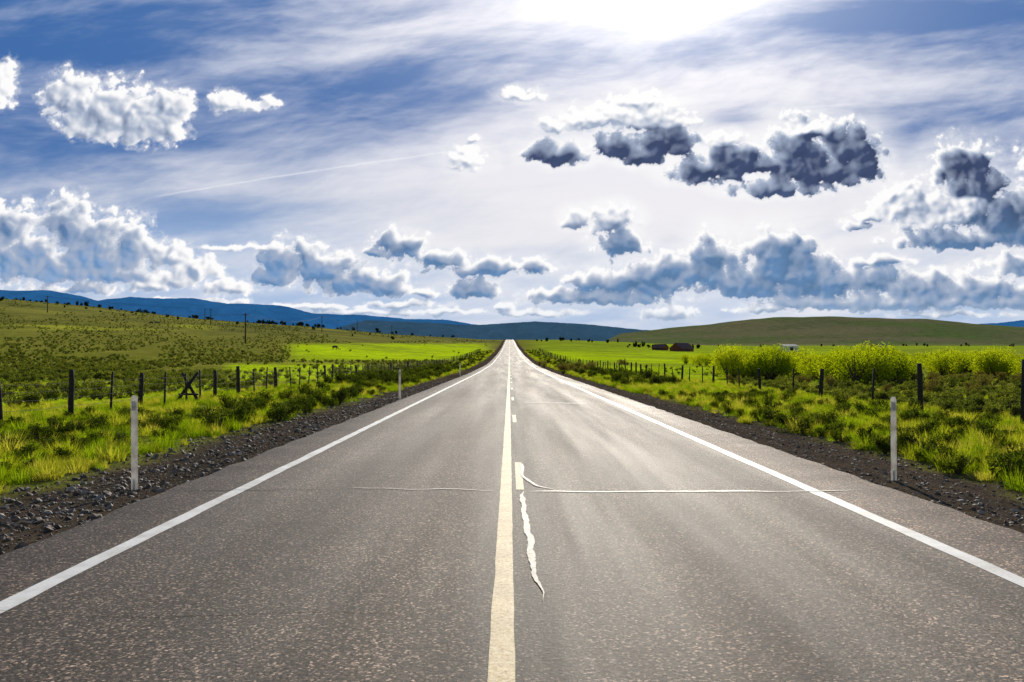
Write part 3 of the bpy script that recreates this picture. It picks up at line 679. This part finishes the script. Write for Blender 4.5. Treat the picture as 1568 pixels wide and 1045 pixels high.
# ------------------------------------------------------------ utility poles
pole_tops=[]
def upole(px,Y,h,yaw=.6):
    x=(px-780)/F*Y; z=gz(x,Y); V=[];Fc=[]
    tube(V,Fc,[(0,0,-1),(0,0,h*.5),(0,0,h)],[.26,.23,.19],10)
    par=mesh_obj('utility_pole',V,Fc,wood,True); par.location=(x,Y,z); par.rotation_euler=(0,0,yaw)
    V=[];Fc=[]; tube(V,Fc,[(-1.1,-.18,h-.6),(1.1,-.18,h-.6)],.07,6); tube(V,Fc,[(-.6,-.18,h-.6),(0,-.14,h-1.2)],.03,5); tube(V,Fc,[(.6,-.18,h-.6),(0,-.14,h-1.2)],.03,5); mesh_obj('crossarm',V,Fc,wood,False,par)
    V=[];Fc=[]
    for q in(-1,-.45,1): tube(V,Fc,[(q,-.18,h-.53),(q,-.18,h-.45),(q,-.18,h-.36)],[.05,.07,.035],8)
    mesh_obj('insulators',V,Fc,insm,True,par)
    pole_tops.append([(x+math.cos(yaw)*q,Y+math.sin(yaw)*q,z+h-.4) for q in(-1,-.45,1)])
for px,Y,h in((-260,230,10.),(376,320,10.5),(323,560,10.),(493,600,10.5),(547,760,10.),(600,900,9)): upole(px,Y,h)
upole(73,520,9.5); upole(314,640,9)
V=[];Fc=[]
for i,j in((0,1),(1,3),(3,4),(4,5),(6,2),(2,7)):
    for a,b_ in zip(pole_tops[i],pole_tops[j]):
        a=Vector(a);b_=Vector(b_); L=(a-b_).length; path=[]
        for k in range(13):
            t=k/12; p=a.lerp(b_,t); p.z-=L*.02*4*t*(1-t)*.5; path.append(p)
        tube(V,Fc,path,.018,3,False)
mesh_obj('power_lines',V,Fc,steel)
# ------------------------------------------------------------ farm buildings
def gable(name,px,wd,dp,wall_h,roof_h,yaw,wm,rm,Yd):
    Y=Yd; x=(px-780)/F*Y; z=gz(x,Y)
    par=bpy.data.objects.new(name,None); scene.collection.objects.link(par); par.location=(x,Y,z-.1); par.rotation_euler=(0,0,yaw)
    a,b_=wd/2,dp/2
    V=[(-a,-b_,-.5),(a,-b_,-.5),(a,b_,-.5),(-a,b_,-.5),(-a,-b_,wall_h),(a,-b_,wall_h),(a,b_,wall_h),(-a,b_,wall_h),(-a,0,wall_h+roof_h),(a,0,wall_h+roof_h)]
    mesh_obj('walls',V,[(0,1,5,4),(2,3,7,6),(1,2,6,9,5),(3,0,4,8,7)],wm,False,par)
    o=.4; t=.12; s=roof_h/b_
    V=[]
    for zz in(.02,.02+t):
        V+=[(-a-o,-b_-o,wall_h-o*s+zz),(a+o,-b_-o,wall_h-o*s+zz),(a+o,0,wall_h+roof_h+zz),(-a-o,0,wall_h+roof_h+zz),(a+o,b_+o,wall_h-o*s+zz),(-a-o,b_+o,wall_h-o*s+zz)]
    mesh_obj('roof',V,[(6,7,8,9),(9,8,10,11),(3,2,1,0),(5,4,2,3),(0,1,7,6),(4,5,11,10),(0,6,9,3),(3,9,11,5),(1,2,8,7),(2,4,10,8)],rm,False,par)
    def pan(nm,x0,x1,z0,z1,mt): mesh_obj(nm,[(x0,-b_-.04,z0),(x1,-b_-.04,z0),(x1,-b_-.04,z1),(x0,-b_-.04,z1),(x0,-b_+.02,z0),(x1,-b_+.02,z0),(x1,-b_+.02,z1),(x0,-b_+.02,z1)],[(0,1,2,3),(0,4,5,1),(3,2,6,7),(0,3,7,4),(1,5,6,2)],mt,False,par)
    pan('barn_door',-wd*.12,wd*.12,0,wall_h*.8,dkm)
    pan('window_1',-wd*.38,-wd*.28,wall_h*.4,wall_h*.7,dkm); pan('window_2',wd*.28,wd*.38,wall_h*.4,wall_h*.7,dkm)
dkm=simple('dark_opening',(.02,.02,.022),.6); redw=simple('barn_red_boards',(.20,.06,.045),.9); brr=simple('barn_roof_rust',(.16,.075,.07),.8); wht=simple('white_siding',(.84,.83,.81),.7,.05); grr=simple('grey_metal_roof',(.20,.21,.23),.5)
gable('barn',1044,11.5,8,1.7,3.0,.75,redw,brr,520); gable('barn',1011,7.5,6,1.5,2.0,-.7,redw,brr,540)
gable('white_farm_shed',1207,10,6,3.2,1.0,.45,wht,grr,520); gable('farmhouse',1352,6,5,2.2,1.4,-.2,wht,grr,800)
# ------------------------------------------------------------ cows
cowm=simple('black_cattle_hide',(.02,.016,.014),.8)
def cow(px,Y,yaw,graze=True):
    x=(px-780)/F*Y; z=gz(x,Y)
    pts=[(0,0,1.05),(.45,0,1.08),(.8,0,1.1),(-.45,0,1.05),(-.8,0,1.08)]; rad=[.36,.35,.27,.36,.28]; ed=[(0,1),(1,2),(0,3),(3,4)]
    def ch(root,lst):
        p=root
        for c_,r in lst: pts.append(c_); rad.append(r); ed.append((p,len(pts)-1)); p=len(pts)-1
        return p
    if graze: hd=ch(2,[((1.1,0,.95),.17),((1.35,0,.6),.13),((1.45,0,.35),.12),((1.55,0,.1),.07)])
    else: hd=ch(2,[((1.1,0,1.3),.18),((1.35,0,1.45),.14),((1.6,0,1.35),.10),((1.78,0,1.25),.07)])
    for s in(-1,1):
        ch(1,[((.6,s*.2,.75),.13),((.6,s*.2,.42),.07),((.6,s*.2,.05),.06)])
        ch(4,[((-.72,s*.2,.8),.16),((-.66,s*.2,.6),.1),((-.82,s*.2,.42),.06),((-.78,s*.2,.05),.06)])
    ch(4,[((-1.08,0,1.1),.04),((-1.12,0,.55),.03)])
    me=bpy.data.meshes.new('cow'); me.from_pydata(pts,ed,[]); ob=bpy.data.objects.new('cow',me); scene.collection.objects.link(ob)
    sk_=ob.modifiers.new('skin','SKIN')
    for v,r in zip(me.skin_vertices[0].data,rad): v.radius=(r,r)
    me.skin_vertices[0].data[0].use_root=True
    sb=ob.modifiers.new('sub','SUBSURF'); sb.levels=1; sb.render_levels=2; me.materials.append(cowm)
    ob.location=(x,Y,z); ob.rotation_euler=(0,0,yaw)
cow(513,300,.9); cow(232,480,3.0); cow(240,490,.5)
print('done',time.time()-T0)
